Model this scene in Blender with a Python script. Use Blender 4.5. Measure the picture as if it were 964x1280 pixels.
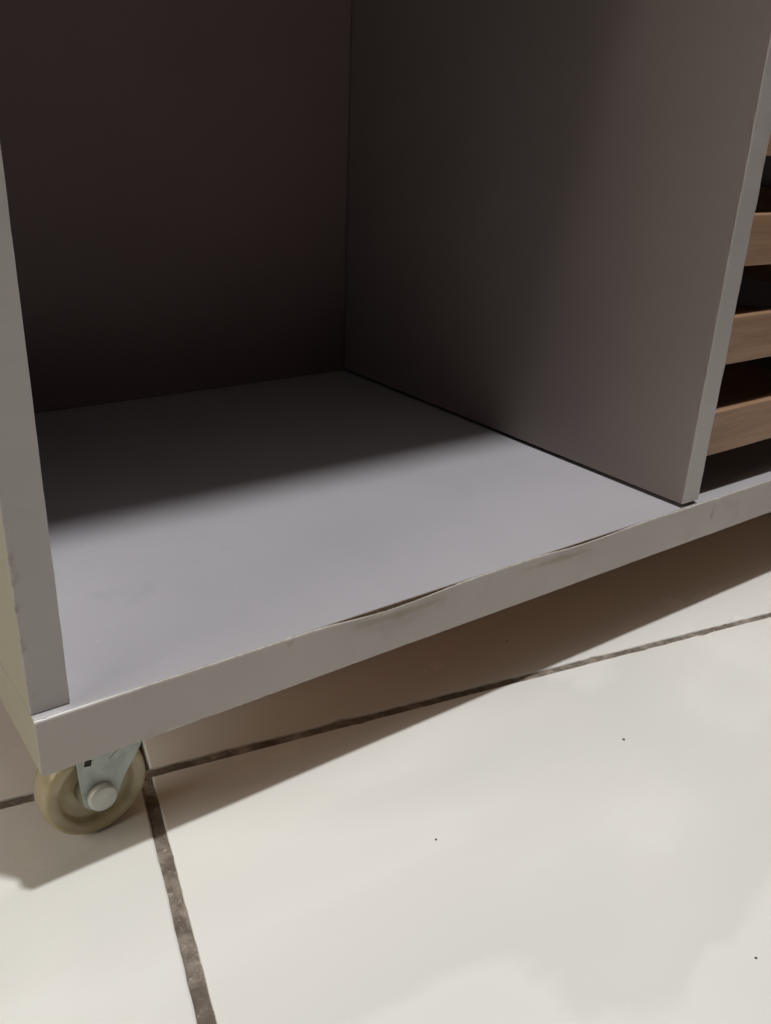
import bpy, bmesh, math, random
from mathutils import Vector, Matrix, noise

for o in list(bpy.data.objects):
    bpy.data.objects.remove(o, do_unlink=True)
SC = bpy.context.scene
COL = SC.collection
MM = 0.001
ZF = 92.3            # cabinet floor top sits this many mm above the tiles; all builders below use z = 0 at the cabinet floor

def P(x, y, z):      # millimetres, z = 0 on the top of the cabinet's bottom panel -> metres, z = 0 on the tiles
    return Vector((x * MM, y * MM, (z + ZF) * MM))

# ------------------------------------------------------------------ camera
R = [[0.8069737441531244, -0.5892283499093367, 0.0400415772742278],
     [-0.20533281697129885, -0.3434894172233136, -0.9164351883958946],
     [0.553743451899992, 0.7313172853958179, -0.3981748580199065]]
cd = bpy.data.cameras.new('camera')
cam = bpy.data.objects.new('camera', cd); COL.objects.link(cam)
M = Matrix(((R[0][0], -R[1][0], -R[2][0]), (R[0][1], -R[1][1], -R[2][1]), (R[0][2], -R[1][2], -R[2][2]))).to_4x4()
M.translation = P(-62.5, -308.2, 220.6)
cam.matrix_world = M
cd.sensor_fit = 'HORIZONTAL'; cd.sensor_width = 36; cd.lens = 1093.2 / 964 * 36
cd.clip_start = 0.01; cd.clip_end = 100
SC.camera = cam

# ------------------------------------------------------------------ room light
w = bpy.data.worlds.new('World'); SC.world = w; w.use_nodes = True
bg = w.node_tree.nodes['Background']
# the room around: walls and ceiling lit by the lamp, dim towards the furniture level
wt = w.node_tree
_tc = wt.nodes.new('ShaderNodeTexCoord'); _sx = wt.nodes.new('ShaderNodeSeparateXYZ'); _rp = wt.nodes.new('ShaderNodeValToRGB')
wt.links.new(_tc.outputs['Generated'], _sx.inputs[0]); wt.links.new(_sx.outputs['Z'], _rp.inputs[0]); wt.links.new(_rp.outputs[0], bg.inputs[0])
_rp.color_ramp.interpolation = 'EASE'
_rp.color_ramp.elements[0].position = .30; _rp.color_ramp.elements[0].color = (.03, .023, .019, 1)
_rp.color_ramp.elements[1].position = .92; _rp.color_ramp.elements[1].color = (1.0, .80, .67, 1)
bg.inputs[1].default_value = 0.09

ld = bpy.data.lights.new('ceiling_lamp', 'AREA'); ld.shape = 'DISK'; ld.size = 0.11
ld.energy = 44; ld.color = (.99, 1.0, .985)
lamp = bpy.data.objects.new('ceiling_lamp', ld); COL.objects.link(lamp)
lamp.location = P(330, -350, 2400)
lamp.rotation_euler = (0, 0, 0)

# a second, weaker light of the room: a broad opening to the left, behind the front of the cabinet
l2 = bpy.data.lights.new('side_opening_light', 'AREA'); l2.shape = 'RECTANGLE'; l2.size = 1.25; l2.size_y = 1.0
l2.energy = 14.5; l2.color = (1.0, .93, .80)
side = bpy.data.objects.new('side_opening_light', l2); COL.objects.link(side)
side.location = P(-1600, 130, 850)
side.rotation_euler = (P(0, 100, 0) - side.location).to_track_quat('-Z', 'Y').to_euler()

# added fill light for the front shadow strip, standing in for unseen ceiling bounce
l3 = bpy.data.lights.new('ceiling_fill', 'AREA'); l3.shape = 'DISK'; l3.size = 1.0
l3.energy = 5; l3.color = (1.0, .86, .74)
fill = bpy.data.objects.new('ceiling_fill', l3); COL.objects.link(fill); fill.location = P(150, -280, 2440)

vs = SC.view_settings
vs.view_transform = 'Standard'; vs.look = 'None'; vs.exposure = 0; vs.gamma = 1
SC.cycles.max_bounces = 10; SC.cycles.diffuse_bounces = 6
SC.cycles.use_denoising = True
SC.cycles.sample_clamp_indirect = 25; SC.cycles.blur_glossy = 0.1

# ------------------------------------------------------------------ helpers
def mat(name):
    m = bpy.data.materials.new(name); m.use_nodes = True
    nt = m.node_tree; b = nt.nodes['Principled BSDF']
    return m, nt, b
def N(nt, t, **kw):
    n = nt.nodes.new(t)
    for k, v in kw.items():
        if hasattr(n, k): setattr(n, k, v)
        else: n.inputs[k].default_value = v
    return n
def L(nt, a, b): nt.links.new(a, b)
def ramp(nt, fac, stops, interp='LINEAR'):
    r = nt.nodes.new('ShaderNodeValToRGB'); r.color_ramp.interpolation = interp
    e = r.color_ramp.elements
    e[0].position, e[0].color = stops[0][0], (*stops[0][1], 1)
    e[1].position, e[1].color = stops[1][0], (*stops[1][1], 1)
    for p_, c in stops[2:]:
        x = e.new(p_); x.color = (*c, 1)
    L(nt, fac, r.inputs[0]); return r.outputs[0]
def nz(nt, vec, scale, detail=4, rough=.5, dist=0):
    n = N(nt, 'ShaderNodeTexNoise'); n.inputs['Scale'].default_value = scale; n.inputs['Detail'].default_value = detail
    n.inputs['Roughness'].default_value = rough; n.inputs['Distortion'].default_value = dist
    L(nt, vec, n.inputs['Vector']); return n.outputs['Fac']
def mapping(nt, src='Object', scale=(1, 1, 1), rnd=0.0):
    tc = N(nt, 'ShaderNodeTexCoord'); mp = N(nt, 'ShaderNodeMapping'); mp.inputs['Scale'].default_value = scale
    L(nt, tc.outputs[src], mp.inputs['Vector'])
    if rnd:
        oi = N(nt, 'ShaderNodeObjectInfo'); mu = N(nt, 'ShaderNodeMath', operation='MULTIPLY'); mu.inputs[1].default_value = rnd
        L(nt, oi.outputs['Random'], mu.inputs[0])
        cb = N(nt, 'ShaderNodeCombineXYZ')
        for i in range(3): L(nt, mu.outputs[0], cb.inputs[i])
        L(nt, cb.outputs[0], mp.inputs['Location'])
    return mp.outputs[0]
def mix(nt, fac, a, b, mode='MIX'):
    m = nt.nodes.new('ShaderNodeMix'); m.data_type = 'RGBA'; m.blend_type = mode
    for s, v in ((m.inputs['Factor'], fac), (m.inputs['A'], a), (m.inputs['B'], b)):
        if isinstance(v, bpy.types.NodeSocket): L(nt, v, s)
        else: s.default_value = v if not isinstance(v, tuple) else (*v, 1)
    return m.outputs['Result']
def bump(nt, b, h, strength, dist):
    n = N(nt, 'ShaderNodeBump'); n.inputs['Strength'].default_value = strength; n.inputs['Distance'].default_value = dist
    L(nt, h, n.inputs['Height']); L(nt, n.outputs[0], b.inputs['Normal'])

# laminate: greyish mauve board with faint mottling, smudges and a silky sheen
def laminate(name, base, sm=0.3, r0=.30, r1=.40):
    m, nt, b = mat(name)
    v = mapping(nt, 'Object', rnd=7.0)
    a = nz(nt, v, 9, 3, .5)
    d = tuple(c * .95 for c in base); l = tuple(min(1, c * 1.05) for c in base)
    c = ramp(nt, a, [(.3, d), (.7, l)])
    s = nz(nt, v, 26, 5, .6, .8)
    sp = ramp(nt, s, [(.63, (0, 0, 0)), (.78, (sm, sm, sm))])
    c = mix(nt, sp, c, tuple(x * .72 for x in base))
    # fine dust and hairline scuffs
    du = ramp(nt, nz(nt, v, 520, 2, .5), [(.70, (0, 0, 0)), (.76, (.35,) * 3)])
    c = mix(nt, du, c, tuple(min(1, x * 1.5) for x in base))
    v3 = N(nt, 'ShaderNodeMapping'); v3.inputs['Scale'].default_value = (6, 260, 260); v3.inputs['Rotation'].default_value = (0, 0, .5); L(nt, v, v3.inputs['Vector'])
    sc = ramp(nt, nz(nt, v3.outputs[0], 1.0, 3, .6), [(.70, (0, 0, 0)), (.74, (.22,) * 3)])
    c = mix(nt, sc, c, tuple(min(1, x * 1.25) for x in base))
    L(nt, c, b.inputs['Base Color'])
    r = ramp(nt, nz(nt, v, 14, 4), [(.3, (r0,) * 3), (.7, (r1,) * 3)])
    L(nt, r, b.inputs['Roughness'])
    bump(nt, b, nz(nt, v, 900, 2), .12, .0002)
    return m
M_lam = laminate('mauve_laminate', (0.415, 0.398, 0.428))
M_gloss = laminate('mauve_laminate_glossy', (0.415, 0.398, 0.428), .3, .22, .26)
M_shaded = laminate('mauve_laminate_shaded', (0.275, 0.228, 0.208), .2, .5, .6)  # same laminate in a darker tone, interior shade put into the colour
M_edge = laminate('edge_laminate', (0.395, 0.355, 0.342))
def edge_scuffs(m):
    nt = m.node_tree; b = nt.nodes['Principled BSDF']; old = b.inputs['Base Color'].links[0].from_socket
    tc = N(nt, 'ShaderNodeTexCoord'); sx = N(nt, 'ShaderNodeSeparateXYZ'); L(nt, tc.outputs['Object'], sx.inputs[0])
    k = ramp(nt, sx.outputs['X'], [(0.0006, (1, 1, 1)), (0.0016, (0, 0, 0))])
    n_ = ramp(nt, nz(nt, tc.outputs['Object'], 70, 5, .7), [(.50, (0, 0, 0)), (.60, (.7,) * 3)])
    c = mix(nt, mix(nt, 1.0, k, n_, 'MULTIPLY'), old, (.16, .13, .10))
    sm_ = ramp(nt, nz(nt, tc.outputs['Object'], 40, 5, .65, .6), [(.60, (0, 0, 0)), (.74, (.35,) * 3)])
    L(nt, mix(nt, sm_, c, (.22, .19, .165)), b.inputs['Base Color'])
M_edge2 = laminate('scuffed_edge_laminate', (0.395, 0.355, 0.342)); edge_scuffs(M_edge2)
M_outer = laminate('cream_laminate', (0.37, 0.35, 0.27))

# edge banding: same tone, worn pale along its top and bottom lips
m, nt, b = mat('edge_banding'); M_band = m
tc = N(nt, 'ShaderNodeTexCoord'); v = tc.outputs['Object']
sx = N(nt, 'ShaderNodeSeparateXYZ'); L(nt, v, sx.inputs[0])
base = ramp(nt, nz(nt, v, 12, 3), [(.3, (.395, .352, .325)), (.7, (.435, .39, .357))])
smg = ramp(nt, nz(nt, v, 34, 5, .65, .5), [(.6, (0, 0, 0)), (.8, (.45,) * 3)])
base = mix(nt, smg, base, (.24, .205, .17))
def blot(cx, cz, rx, rz):
    a_ = N(nt, 'ShaderNodeMath', operation='MULTIPLY_ADD'); a_.inputs[1].default_value = 1 / rx; a_.inputs[2].default_value = -cx / rx; L(nt, sx.outputs['X'], a_.inputs[0])
    b_ = N(nt, 'ShaderNodeMath', operation='MULTIPLY_ADD'); b_.inputs[1].default_value = 1 / rz; b_.inputs[2].default_value = -cz / rz; L(nt, sx.outputs['Z'], b_.inputs[0])
    a2 = N(nt, 'ShaderNodeMath', operation='POWER'); a2.inputs[1].default_value = 2; a1 = N(nt, 'ShaderNodeMath', operation='ABSOLUTE'); L(nt, a_.outputs[0], a1.inputs[0]); L(nt, a1.outputs[0], a2.inputs[0])
    b2 = N(nt, 'ShaderNodeMath', operation='ABSOLUTE'); L(nt, b_.outputs[0], b2.inputs[0])
    sm_ = N(nt, 'ShaderNodeMath', operation='ADD'); L(nt, a2.outputs[0], sm_.inputs[0]); L(nt, b2.outputs[0], sm_.inputs[1])
    nn = nz(nt, v, 85, 5, .7); ad = N(nt, 'ShaderNodeMath', operation='ADD'); L(nt, sm_.outputs[0], ad.inputs[0]); L(nt, nn, ad.inputs[1])
    return ramp(nt, ad.outputs[0], [(.55, (.8,) * 3), (1.0, (0, 0, 0))])
base = mix(nt, blot(.185, -.006, .050, .008), base, (.30, .235, .155))
base = mix(nt, blot(.300, -.006, .045, .007), base, (.31, .25, .175))
base = mix(nt, blot(.452, -.012, .0035, .018), base, (.27, .23, .19))
mr = N(nt, 'ShaderNodeMapRange'); mr.inputs['From Min'].default_value = -.0014; mr.inputs['From Max'].default_value = -.0001
L(nt, sx.outputs['Z'], mr.inputs['Value'])
wn = ramp(nt, nz(nt, v, 260, 4, .7), [(.42, (.25,) * 3), (.6, (1, 1, 1))])
wm = mix(nt, 1.0, mr.outputs[0], wn, 'MULTIPLY')
base = mix(nt, wm, base, (.60, .57, .53))
mr2 = N(nt, 'ShaderNodeMapRange'); mr2.inputs['From Min'].default_value = -.0262; mr2.inputs['From Max'].default_value = -.0272
L(nt, sx.outputs['Z'], mr2.inputs['Value'])
wn2 = ramp(nt, nz(nt, v, 60, 5, .75), [(.54, (0, 0, 0)), (.62, (1, 1, 1))])
base = mix(nt, mix(nt, 1.0, mr2.outputs[0], wn2, 'MULTIPLY'), base, (.62, .56, .5))
rimm = ramp(nt, sx.outputs['X'], [(.020, (1, 1, 1)), (.05, (0, 0, 0))])
base = mix(nt, mix(nt, 1.0, mr.outputs[0], rimm, 'MULTIPLY'), base, (.78, .76, .74))
L(nt, base, b.inputs['Base Color']); b.inputs['Roughness'].default_value = .38
bump(nt, b, nz(nt, v, 500, 3), .12, .0003)

# raw chipboard seen where the banding has lifted
m, nt, b = mat('raw_chipboard'); M_chip = m
v = mapping(nt)
L(nt, ramp(nt, nz(nt, v, 420, 4, .7), [(.3, (.11, .08, .055)), (.7, (.30, .215, .145))]), b.inputs['Base Color'])
b.inputs['Roughness'].default_value = .9
bump(nt, b, nz(nt, v, 500, 3), .6, .0006)

# glazed tile with soft cream, green-grey and pinkish clouds
def tile_mat():
    m, nt, b = mat('glazed_tile')
    tc = N(nt, 'ShaderNodeTexCoord'); v = tc.outputs['Object']
    mp = N(nt, 'ShaderNodeMapping'); mp.inputs['Rotation'].default_value = (0, 0, math.radians(-40)); mp.inputs['Scale'].default_value = (1.0, 2.3, 1)
    L(nt, v, mp.inputs['Vector']); vs_ = mp.outputs[0]
    oi = N(nt, 'ShaderNodeObjectInfo'); mu = N(nt, 'ShaderNodeMath', operation='MULTIPLY'); mu.inputs[1].default_value = 5.0
    L(nt, oi.outputs['Random'], mu.inputs[0]); cb = N(nt, 'ShaderNodeCombineXYZ'); L(nt, mu.outputs[0], cb.inputs[2])
    L(nt, cb.outputs[0], mp.inputs['Location'])
    a = nz(nt, vs_, 2.1, 6, .45, .5)
    c = ramp(nt, a, [(.30, (.715, .712, .69)), (.44, (.76, .757, .735)), (.462, (.695, .695, .672)), (.56, (.735, .727, .703)), (.60, (.77, .763, .74)), (.75, (.72, .71, .69))])
    pk = ramp(nt, nz(nt, vs_, 3.6, 5, .55, .4), [(.48, (0, 0, 0)), (.70, (.42,) * 3)])
    c = mix(nt, pk, c, (.755, .715, .70))
    ye = ramp(nt, nz(nt, vs_, 6.3, 4, .55, .6), [(.56, (0, 0, 0)), (.75, (.35,) * 3)])
    c = mix(nt, ye, c, (.735, .72, .675))
    dt = ramp(nt, nz(nt, v, 160, 3, .7), [(.74, (0, 0, 0)), (.80, (.35,) * 3)])
    c = mix(nt, dt, c, (.45, .40, .34))
    L(nt, c, b.inputs['Base Color'])
    r = ramp(nt, nz(nt, v, 7, 5), [(.3, (.20,) * 3), (.7, (.30,) * 3)]); L(nt, r, b.inputs['Roughness'])
    bump(nt, b, nz(nt, v, 60, 2), .05, .0004)
    return m
M_tile = tile_mat()

m, nt, b = mat('grout'); M_grout = m
v = mapping(nt)
g = ramp(nt, nz(nt, v, 38, 8, .74, .3), [(.30, (.075, .057, .045)), (.47, (.15, .122, .102)), (.57, (.27, .23, .195)), (.70, (.52, .45, .38))])
fl = ramp(nt, nz(nt, v, 330, 3, .6), [(.64, (0, 0, 0)), (.70, (.8,) * 3)])
g = mix(nt, fl, g, (.46, .39, .32))
L(nt, g, b.inputs['Base Color']); b.inputs['Roughness'].default_value = .92
bump(nt, b, nz(nt, v, 380, 5, .7), .9, .0012)

def wood(name, dark, light):
    m, nt, b = mat(name)
    v = mapping(nt, 'Object', (3.5, 60, 60), rnd=9.0)
    a = nz(nt, v, 2.2, 6, .6, .35)
    c = ramp(nt, a, [(.30, dark), (.70, light)])
    v2 = mapping(nt, 'Object', (14, 420, 420), rnd=3.0)
    f = ramp(nt, nz(nt, v2, 2, 3), [(.35, (.8,) * 3), (.6, (1, 1, 1))])
    c = mix(nt, .6, c, f, 'MULTIPLY')
    L(nt, c, b.inputs['Base Color']); b.inputs['Roughness'].default_value = .5
    bump(nt, b, nz(nt, v2, 2, 3), .25, .0004)
    return m
M_wood = wood('beech_wood', (.24, .135, .078), (.385, .235, .142))

m, nt, b = mat('yellowed_clear_plastic'); M_wheel = m
v = mapping(nt)
L(nt, ramp(nt, nz(nt, v, 60, 4, .6), [(.3, (.56, .48, .30)), (.7, (.74, .67, .48))]), b.inputs['Base Color'])
b.inputs['Roughness'].default_value = .16; b.inputs['Transmission Weight'].default_value = .45; b.inputs['IOR'].default_value = 1.42
b.inputs['Subsurface Weight'].default_value = .35; b.inputs['Subsurface Radius'].default_value = (.006, .005, .003); b.inputs['Subsurface Scale'].default_value = 1
bump(nt, b, nz(nt, v, 110, 4), .15, .0006)

m, nt, b = mat('wheel_core_plastic'); M_core = m
v = mapping(nt)
L(nt, ramp(nt, nz(nt, v, 90, 4, .6), [(.3, (.20, .175, .13)), (.7, (.33, .30, .23))]), b.inputs['Base Color'])
b.inputs['Roughness'].default_value = .5

def zinc(name, dark, light, metallic, rough):
    m, nt, b = mat(name)
    v = mapping(nt)
    c = ramp(nt, nz(nt, v, 110, 5, .65), [(.32, dark), (.62, light)])
    rs = ramp(nt, nz(nt, v, 210, 5, .7, .6), [(.66, (0, 0, 0)), (.76, (.7,) * 3)])
    c = mix(nt, rs, c, (.14, .10, .07))
    L(nt, c, b.inputs['Base Color']); b.inputs['Metallic'].default_value = metallic; b.inputs['Roughness'].default_value = rough
    bump(nt, b, nz(nt, v, 300, 4), .3, .0003)
    return m
M_zinc = zinc('galvanised_steel', (.30, .34, .31), (.45, .49, .455), .35, .5)
M_bolt = zinc('dull_steel_rivet', (.50, .50, .47), (.62, .62, .58), .25, .5)
m, nt, b = mat('dark_grit'); M_grit = m
v = mapping(nt); L(nt, ramp(nt, nz(nt, v, 900, 3), [(.3, (.05, .045, .04)), (.7, (.16, .13, .11))]), b.inputs['Base Color']); b.inputs['Roughness'].default_value = .9
m, nt, b = mat('hole_shade'); M_dark = m
v = mapping(nt); L(nt, ramp(nt, nz(nt, v, 300, 3), [(.3, (.02, .017, .015)), (.7, (.05, .04, .035))]), b.inputs['Base Color']); b.inputs['Roughness'].default_value = .9  # near-black colour standing in for the shade inside a hole

def link(name, bm, m, parent=None, smooth=False, mats=None):
    me = bpy.data.meshes.new(name); bmesh.ops.recalc_face_normals(bm, faces=bm.faces); bm.to_mesh(me); bm.free()
    for x in (mats or [m]): me.materials.append(x)
    for p_ in me.polygons: p_.use_smooth = smooth
    o = bpy.data.objects.new(name, me); COL.objects.link(o)
    if parent is not None:
        o.parent = parent; 
    return o
def place(o, loc):   # loc = world location of the mesh's own origin; parents have identity rotation
    off = Vector((0, 0, 0)); p_ = o.parent
    while p_: off += p_.location; p_ = p_.parent
    o.location = loc - off
    return o
def box_bm(sx, sy, sz, bev=0.0008, seg=2, jit=0.0, cuts=0):
    # origin = corner (0,0,0); sizes in mm
    bm = bmesh.new(); bmesh.ops.create_cube(bm, size=1)
    for v in bm.verts: v.co = Vector(((v.co.x + .5) * sx * MM, (v.co.y + .5) * sy * MM, (v.co.z + .5) * sz * MM))
    if bev: bmesh.ops.bevel(bm, geom=bm.edges[:], offset=bev, segments=seg, affect='EDGES', profile=.5)
    if cuts:
        ax = max(range(3), key=lambda i: (sx, sy, sz)[i])
        L0 = (sx, sy, sz)[ax] * MM
        for k in range(1, cuts):
            n = Vector((0, 0, 0)); n[ax] = 1; c = n * (L0 * k / cuts)
            bmesh.ops.bisect_plane(bm, geom=bm.verts[:] + bm.edges[:] + bm.faces[:], plane_co=c, plane_no=n)
        bmesh.ops.bisect_plane(bm, geom=bm.verts[:] + bm.edges[:] + bm.faces[:], plane_co=(0, .003, 0), plane_no=(0, 1, 0))
        for v in bm.verts:
            if 0.002 < v.co[ax] < L0 - .002 and v.co.y < .0012:
                d = noise.noise_vector(v.co * 90 + Vector((sx, sy, sz))) * jit
                d[ax] = 0; v.co += d
    return bm
def board(name, x0, y0, z0, x1, y1, z1, m, parent, bev=0.0008, jit=0.0, cuts=0, label=None):
    o = link(name, box_bm(x1 - x0, y1 - y0, z1 - z0, bev, 2, jit, cuts), m, parent)
    place(o, P(x0, y0, z0))
    if label: o['label'] = label
    return o
def empty(name, loc, label=None, cat=None, group=None, parent=None):
    o = bpy.data.objects.new(name, None); COL.objects.link(o); o.empty_display_size = .02
    if parent is not None: o.parent = parent
    place(o, loc) if parent is not None else setattr(o, 'location', loc)
    if label: o['label'] = label
    if cat: o['category'] = cat
    if group: o['group'] = group
    return o

# ------------------------------------------------------------------ floor: bedding slab, grout, tiles
bm = bmesh.new(); bmesh.ops.create_cube(bm, size=1)
floor = link('floor', bm, M_grout)
U0 = Vector((442, -85.0, 0)).normalized(); V0 = Vector((36.8, 146, 0)).normalized()
for v in floor.data.vertices: v.co = U0 * ((v.co.x + .1) * 3.0) + V0 * (v.co.y * 2.4) + Vector((.0638, .0535, v.co.z * .04))
floor.location = (0, 0, -.0345); floor['kind'] = 'structure'

CR = Vector((61.2 * MM, 53.5 * MM, 0))                         # where the four joints meet
U = Vector((442, -85.0, 0)).normalized(); V = Vector((34.6, 146, 0)).normalized()
T = .600; J = .0062
random.seed(4)
def tile(i, j):
    near = (i in (-1, 0)) and (j in (-1, 0))
    c = CR + U * (T * (i + .5)) + V * (T * (j + .5))
    h = (T - J) / 2
    n = 150 if near else 3
    pts = []
    for k in range(4):
        a = [(-h, -h), (h, -h), (h, h), (-h, h)][k]; b_ = [(h, -h), (h, h), (-h, h), (-h, -h)][k]
        for s in range(n):
            f = s / n; x = a[0] + (b_[0] - a[0]) * f; y = a[1] + (b_[1] - a[1]) * f
            if near:
                q = Vector((x * 30 + i * 9, y * 30 + j * 5, 0))
                dl = noise.noise(q) * .0004 + noise.noise(q * 6) * .0003
                ch = noise.noise(q * 2.4 + Vector((3, 1, 7)))
                if ch > .5: dl -= (ch - .5) * .005
                nx, ny = [(0, -1), (1, 0), (0, 1), (-1, 0)][k]
                x += nx * dl; y += ny * dl
            pts.append((x, y))
    bm = bmesh.new()
    def ring(sc, z): return [bm.verts.new(U * (x * sc) + V * (y * sc) + Vector((0, 0, z))) for x, y in pts]
    r0 = ring(1, -.014); r1 = ring(1, -.0009); r2 = ring(1 - .0003 / h, -.0003); r3 = ring(1 - .0011 / h, 0)
    for A, B in ((r0, r1), (r1, r2), (r2, r3)):
        for k in range(len(pts)):
            k2 = (k + 1) % len(pts); bm.faces.new((A[k], A[k2], B[k2], B[k]))
    bm.faces.new(r3)
    me = bpy.data.meshes.new('tile'); bmesh.ops.recalc_face_normals(bm, faces=bm.faces); bm.to_mesh(me); bm.free()
    me.materials.append(M_tile)
    o = bpy.data.objects.new('tile', me); COL.objects.link(o); o.parent = floor; o.location = c - floor.location
    if i < 0: o.location += V * .0048
    if (i, j) == (0, -1):
        a_ = .0032; o.rotation_euler.z = a_; q = U * (-T / 2) + V * (T / 2); o.location += q - Matrix.Rotation(a_, 3, 'Z') @ q
for i in range(-2, 3):
    for j in range(-2, 2): tile(i, j)

# raised crusty grout in the joints near the camera
bm = bmesh.new()
def strip(a, d, perp, length, wdt):
    n = int(length / .0025); m_ = 7; rows = []
    for s in range(n + 1):
        row = []
        for t in range(m_):
            p_ = a + d * (length * s / n) + perp * (wdt * (t / (m_ - 1) - .5))
            z = -.0011 + noise.noise(p_ * 220) * .0007 + noise.noise(p_ * 60) * .0005
            row.append(bm.verts.new((p_.x, p_.y, z)))
        rows.append(row)
    for s in range(n):
        for t in range(m_ - 1): bm.faces.new((rows[s][t], rows[s][t + 1], rows[s + 1][t + 1], rows[s + 1][t]))
up = Vector((-U.y, U.x, 0)); vp = Vector((V.y, -V.x, 0))
strip(CR, U, up, .7, J + .0014)
strip(CR - U * .6 + V * .0048, U, up, .6 - J * .45, J + .0014)
strip(CR - V * (J * .6), -V, vp, .6, J + .0014)
g = link('grout', bm, M_grout, floor, smooth=True); g['kind'] = 'stuff'; g.location = -floor.location
for p_ in g.data.polygons: p_.use_smooth = True

# ------------------------------------------------------------------ cabinet
TS = 16; W = 401; XD = TS + W; D = 405; TB = 27.3; H = 765; XR = XD + TS + W
cab = empty('cabinet', P(0, 0, -ZF), 'open mauve grey laminate cabinet on casters with a peeling front edge strip', 'cabinet')
bp = board('bottom_panel', 0, .6, -TB, XR + TS, D + 6, 0, M_lam, cab, .0006)
bp.data.materials.append(M_outer)
M_under = laminate('brown_bounce_underside', (0.56, 0.37, 0.24), .3, .6, .7); bp.data.materials.append(M_under)  # unseen underside, made bright brown to bounce warm light onto the tiles
for p_ in bp.data.polygons:
    if p_.normal.x < -.9: p_.material_index = 1
    if p_.normal.z < -.9: p_.material_index = 2
# raw chipboard showing behind the lifted banding
board('raw_edge', 14, .15, -TB + .8, XR, .9, -.5, M_chip, bp, 0)

def smooth(t): t = max(0, min(1, t)); return t * t * (3 - 2 * t)
def hump(x, a, p_, b_):
    return smooth((x - a) / (p_ - a)) if x < p_ else smooth((b_ - x) / (b_ - p_))
def band_mesh():
    bm = bmesh.new(); X1 = XR + TS; nx = 1180; zs = [0, -.35, -1.0, -2.2, -4, -6.5, -10, -14, -19, -23, -26, -27, -TB]
    def off(x, z):
        lift = 1.8 * hump(x, 124, 176, 243) + 1.0 * hump(x, 268, 322, 392) + .5 * hump(x, 395, 420, 452)
        f = max(0, 1 + z / 15.0) ** 1.6
        y = -.9 - lift * f
        y -= .5 * math.exp(-((x - 188) / 22) ** 2 - ((z + 6 + (x - 188) * .06) / 3.0) ** 2)       # crease
        y -= .35 * math.exp(-((x - 330) / 30) ** 2 - ((z + 7) / 3.5) ** 2)
        y += .30 * math.exp(-((x - 452) / 2.5) ** 2 - ((z + 13) / 10) ** 2)                      # dent near the divider
        y -= .8 * math.exp(-((x - 456) / 3.5) ** 2 - ((z + 4) / 3) ** 2)
        y += noise.noise(Vector((x * .02, z * .05, 3))) * .25 + noise.noise(Vector((x * .3, z * .3, 0))) * .05
        e = noise.noise(Vector((x * .35, 0, 9)))
        dz = 0
        if z > -1.1:
            dz = -1.5 * hump(x, 128, 176, 240) - .9 * hump(x, 272, 322, 390) - max(0, e - .3) * .9
            if abs(x - 117) < 2.2: dz += .8 * (1 - abs(x - 117) / 2.2); y -= .8 * (1 - abs(x - 117) / 2.2)
        if z < -26.5:
            dz = max(0, noise.noise(Vector((x * .12, 5, 2))) - .35) * 1.2
        return y, dz
    F = []; B = []
    for i in range(nx + 1):
        x = X1 * i / nx; rf = []; rb = []
        for z in zs:
            y, dz = off(x, z)
            rf.append(bm.verts.new((x * MM, (y + (.25 if z == 0 else (.07 if z == -.35 else 0))) * MM, (z + dz) * MM)))
            lift = -.9 - y
            yb = y + (.9 if lift < .6 else .75)
            rb.append(bm.verts.new((x * MM, min(yb, .55) * MM, (z + dz) * MM)))
        F.append(rf); B.append(rb)
    n = len(zs)
    for i in range(nx):
        for k in range(n - 1):
            bm.faces.new((F[i][k], F[i + 1][k], F[i + 1][k + 1], F[i][k + 1]))
            bm.faces.new((B[i][k], B[i][k + 1], B[i + 1][k + 1], B[i + 1][k]))
        bm.faces.new((F[i][0], B[i][0], B[i + 1][0], F[i + 1][0]))
        bm.faces.new((F[i][-1], F[i + 1][-1], B[i + 1][-1], B[i][-1]))
    for i in (0, nx):
        for k in range(n - 1): bm.faces.new((F[i][k], F[i][k + 1], B[i][k + 1], B[i][k]))
    return bm
bd = link('edge_strip', band_mesh(), M_band, bp, smooth=True)
place(bd, P(0, 0, .15)); bd['label'] = 'worn edge strip peeling away from the board in two places'

def upright(name, x0, label, outer):
    o = link(name, box_bm(TS, D - 4.0, H - .2, .0007, 2, .00022, 90), M_gloss, cab, mats=[M_gloss, outer, M_edge2])
    for p_ in o.data.polygons:
        if p_.normal.x < -.9: p_.material_index = 1
        if p_.center.y < .0009: p_.material_index = 2
    return o
sp = upright('side_panel', 0, None, M_outer); place(sp, P(0, 4.0, .2)); sp['label'] = 'left side panel with a cream outer face'
board('side_panel', XR, 1.8, .2, XR + TS, D, H, M_lam, cab, .0007)
dv = link('divider', box_bm(TS + 1.5, D - 2, H - 2.6, .0007, 2, .00035, 110), M_shaded, cab, mats=[M_shaded, M_edge]); place(dv, P(XD, .6, 2.6))
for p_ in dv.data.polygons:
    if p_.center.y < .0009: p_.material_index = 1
board('spacer', XD + 10, 3.2, .1, XD + TS + 1, D - 2, 2.55, M_lam, dv, 0)
M_back = laminate('back_board_shaded', (0.22, 0.155, 0.150), .2, .5, .6)  # colour darkened to carry the deep shade at the back
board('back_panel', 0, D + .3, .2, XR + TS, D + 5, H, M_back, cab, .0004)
board('top_panel', -2, 0, H + .2, XR + TS + 2, D + 8, H + 18, M_lam, cab, .001)

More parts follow.
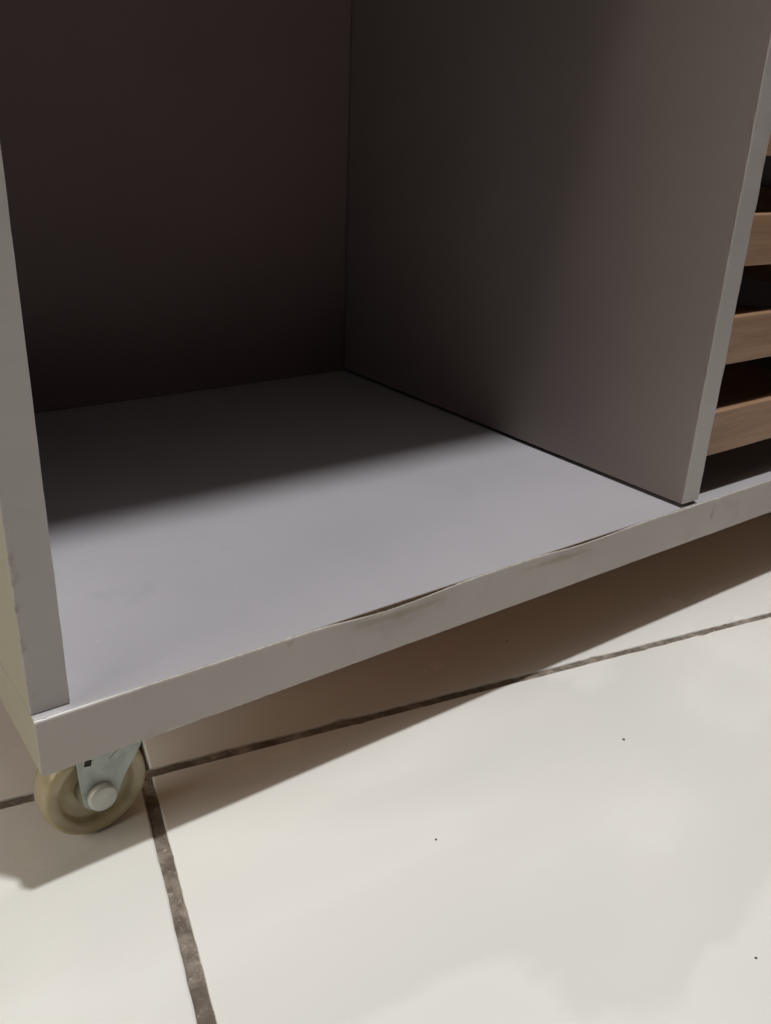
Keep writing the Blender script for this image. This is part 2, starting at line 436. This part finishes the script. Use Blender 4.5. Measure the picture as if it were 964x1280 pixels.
# ------------------------------------------------------------------ casters
def lathe(profile, seg, axis_pts=False):
    # profile: (axial t, radius) in mm, revolved round Y
    bm = bmesh.new(); rings = []
    for t, r in profile:
        if r < .01: rings.append([bm.verts.new((0, t * MM, 0))]); continue
        rings.append([bm.verts.new((r * MM * math.cos(2 * math.pi * k / seg), t * MM, r * MM * math.sin(2 * math.pi * k / seg))) for k in range(seg)])
    for a, b_ in zip(rings, rings[1:]):
        for k in range(seg):
            k2 = (k + 1) % seg
            if len(a) == 1: bm.faces.new((a[0], b_[k], b_[k2]))
            elif len(b_) == 1: bm.faces.new((a[k], a[k2], b_[0]))
            else: bm.faces.new((a[k], a[k2], b_[k2], b_[k]))
    return bm
def extrude_outline(pts, y0, y1, bev=.4):
    # outline in (x, z) mm, thickness along y
    bm = bmesh.new()
    a = [bm.verts.new((x * MM, y0 * MM, z * MM)) for x, z in pts]; b_ = [bm.verts.new((x * MM, y1 * MM, z * MM)) for x, z in pts]
    fa = bm.faces.new(a); fb = bm.faces.new(b_[::-1])
    for k in range(len(pts)):
        k2 = (k + 1) % len(pts); bm.faces.new((a[k], b_[k], b_[k2], a[k2]))
    if bev:
        ed = [e for e in bm.edges if any(f in (fa, fb) for f in e.link_faces)]
        bmesh.ops.bevel(bm, geom=ed, offset=bev * MM, segments=2, affect='EDGES', profile=.5)
    return bm
RW = 25.4
def fork_outline():
    # axle at (0, 0); rounded tongue round the axle, widening to the top
    pts = []
    for k in range(13):
        a = math.radians(200 + k * 140 / 12)
        pts.append((8.6 * math.cos(a), 8.2 * math.sin(a)))
    pts += [(12.5, 6), (20, 17), (25, 26.5), (26, 36.5), (-8, 36.5), (-9.0, 26), (-8.8, 12)]
    return pts
def make_caster(x, y, rot):
    c = empty('caster', P(x, y, -ZF), parent=cab)
    c.rotation_euler = (0, 0, 0)
    z0 = -ZF + RW
    rm = Matrix.Rotation(rot, 4, 'Z')
    def add(name, bm, m, smooth=False, lx=0, ly=0, lz=0, mats=None):
        bm.transform(rm @ Matrix.Translation((lx * MM, ly * MM, lz * MM)))
        o = link(name, bm, m, c, smooth, mats=mats); place(o, P(x, y, z0)); return o
    wp = [(-4.2, 9.5), (-4.4, 16.2), (-5.2, 17.0), (-7.0, 17.6), (-8.2, 18.6), (-8.8, 20.4), (-8.7, 22.6), (-7.6, 24.2), (-5, 25.0), (-2.5, 25.3), (0, RW), (2.5, 25.3), (5, 25.0), (7.6, 24.2), (8.7, 22.6), (8.8, 20.4),
          (8.2, 18.6), (7.0, 17.6), (5.2, 17.0), (4.4, 16.2), (4.2, 9.5)]
    bm = lathe(wp + [wp[0]], 72); add('wheel', bm, M_wheel, True)
    hb = [(-9.6, 2.6), (-9.6, 8.0), (-8.8, 9.0), (-4.2, 9.6), (4.2, 9.6), (8.8, 9.0), (9.6, 8.0), (9.6, 2.6)]
    bm = lathe(hb + [hb[0]], 40); add('hub', bm, M_core, True)
    # two fork cheeks, a dark patch on the near one paints the shade of a square hole
    for s in (-1, 1):
        bm = extrude_outline(fork_outline(), -.9, .9)
        f = add('fork_plate', bm, M_zinc, False, 0, s * 11.2, 0)
    bm = extrude_outline([(-7.5, -1.8), (24.5, -1.8), (25.5, 0), (-7.5, 0)], -10.3, 10.3, .2); add('fork_bridge', bm, M_zinc, False, 0, 0, 37.6)
    bm = lathe([(-.9, .01), (-.9, 19), (.9, 19), (.9, .01)], 40)
    bm.transform(Matrix.Rotation(math.pi / 2, 4, 'X')); add('swivel_race', bm, M_zinc, True, 9, 0, 38.9)
    bm = box_bm(44, 40, 1.6, .0004, 1); add('mounting_plate', bm, M_zinc, False, -13, -20, 64.85 - RW - 1.65)
    # axle: pin with a domed cap proud of the near cheek
    bm = lathe([(-16.0, .01), (-16.0, 5.6), (-15.6, 6.5), (-14.6, 6.8), (-12.3, 6.8), (-12.3, 2.4), (12.3, 2.4), (12.3, 5.0), (14, 5.0), (14.4, 4.2), (14.4, .01)], 40)
    add('axle_bolt', bm, M_bolt, True)
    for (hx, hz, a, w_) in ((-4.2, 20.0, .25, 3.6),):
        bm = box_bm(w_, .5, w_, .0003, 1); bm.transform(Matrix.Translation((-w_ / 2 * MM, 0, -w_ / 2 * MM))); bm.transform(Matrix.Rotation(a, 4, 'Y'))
        add('dark_hole_patch', bm, M_dark, False, hx, -12.3, hz)
    bm = box_bm(7, .5, 1.4, .0003, 1); bm.transform(Matrix.Rotation(-.6, 4, 'Y'))
    add('stamped_rib', bm, M_zinc, False, 6, -12.35, 17)
    return c
ca = make_caster(28.2, 34.0, math.radians(3))
make_caster(XR - 12, 40, math.radians(-35))
make_caster(28, D - 34, math.radians(20))
make_caster(XR - 14, D - 36, math.radians(60))

# ------------------------------------------------------------------ slatted wooden crate in the right bay
CX0 = XD + TS + 2.5; CX1 = XR - 3
cr = empty('slatted_crate', P(CX0, 6, 0), 'tall slatted pale wooden crate inside the right bay of the cabinet', 'crate')
zs = [30.5, 92.5, 154, 217] + [217 + 62.3 * q for q in range(1, 9)]
for fr in (5.5, D - 30):
    for k, z in enumerate(zs):
        s = link('slat', box_bm(CX1 - CX0, 10, 30.5, .0008, 2, .00015, 16), M_wood, cr); place(s, P(CX0, fr, z))
for x in (CX0, CX1 - 10):
    for z in zs:
        s = link('slat', box_bm(10, D - 86, 30.5, .0008, 1), M_wood, cr); place(s, P(x, 40, z))
for x, y in ((CX0 + 10.3, 46), (CX1 - 34.3, 46), (CX0 + 10.3, D - 48.3), (CX1 - 34.3, D - 48.3)):
    s = link('corner_post', box_bm(24, 18, 762, .0008, 1), M_wood, cr); place(s, P(x, y, .2))
s = link('base_panel', box_bm(CX1 - CX0 - 69, D - 170, 6, .0006, 1), M_wood, cr); place(s, P(CX0 + 34.5, 90, 4))

# ------------------------------------------------------------------ specks of grit on the tiles
def grit(x, y, r, label, seed):
    random.seed(seed); bm = bmesh.new(); bmesh.ops.create_icosphere(bm, subdivisions=2, radius=r * .8 * MM)
    for v in bm.verts:
        v.co *= 1 + noise.noise(v.co * 1500 + Vector((seed, 0, 0))) * .4; v.co.z *= .45
    o = link('grit_speck', bm, M_grit); o.location = (x * MM, y * MM, r * .38 * MM)
    o['label'] = label; o['category'] = 'speck'; o['group'] = 'dark specks of grit on the tiles'
grit(297.4, -67.7, .95, 'largest dark speck of grit, out in the bright middle of the right tile', 1)
grit(158.9, -67.6, .7, 'tiny dark speck of grit on the bright tile, nearest the broad joint', 2)
grit(229.0, -195.2, .7, 'tiny dark speck of grit nearest the camera, in the lower right corner', 3)
grit(313.9, 46.3, .8, 'dark speck of grit in the shadow under the cabinet edge', 5)
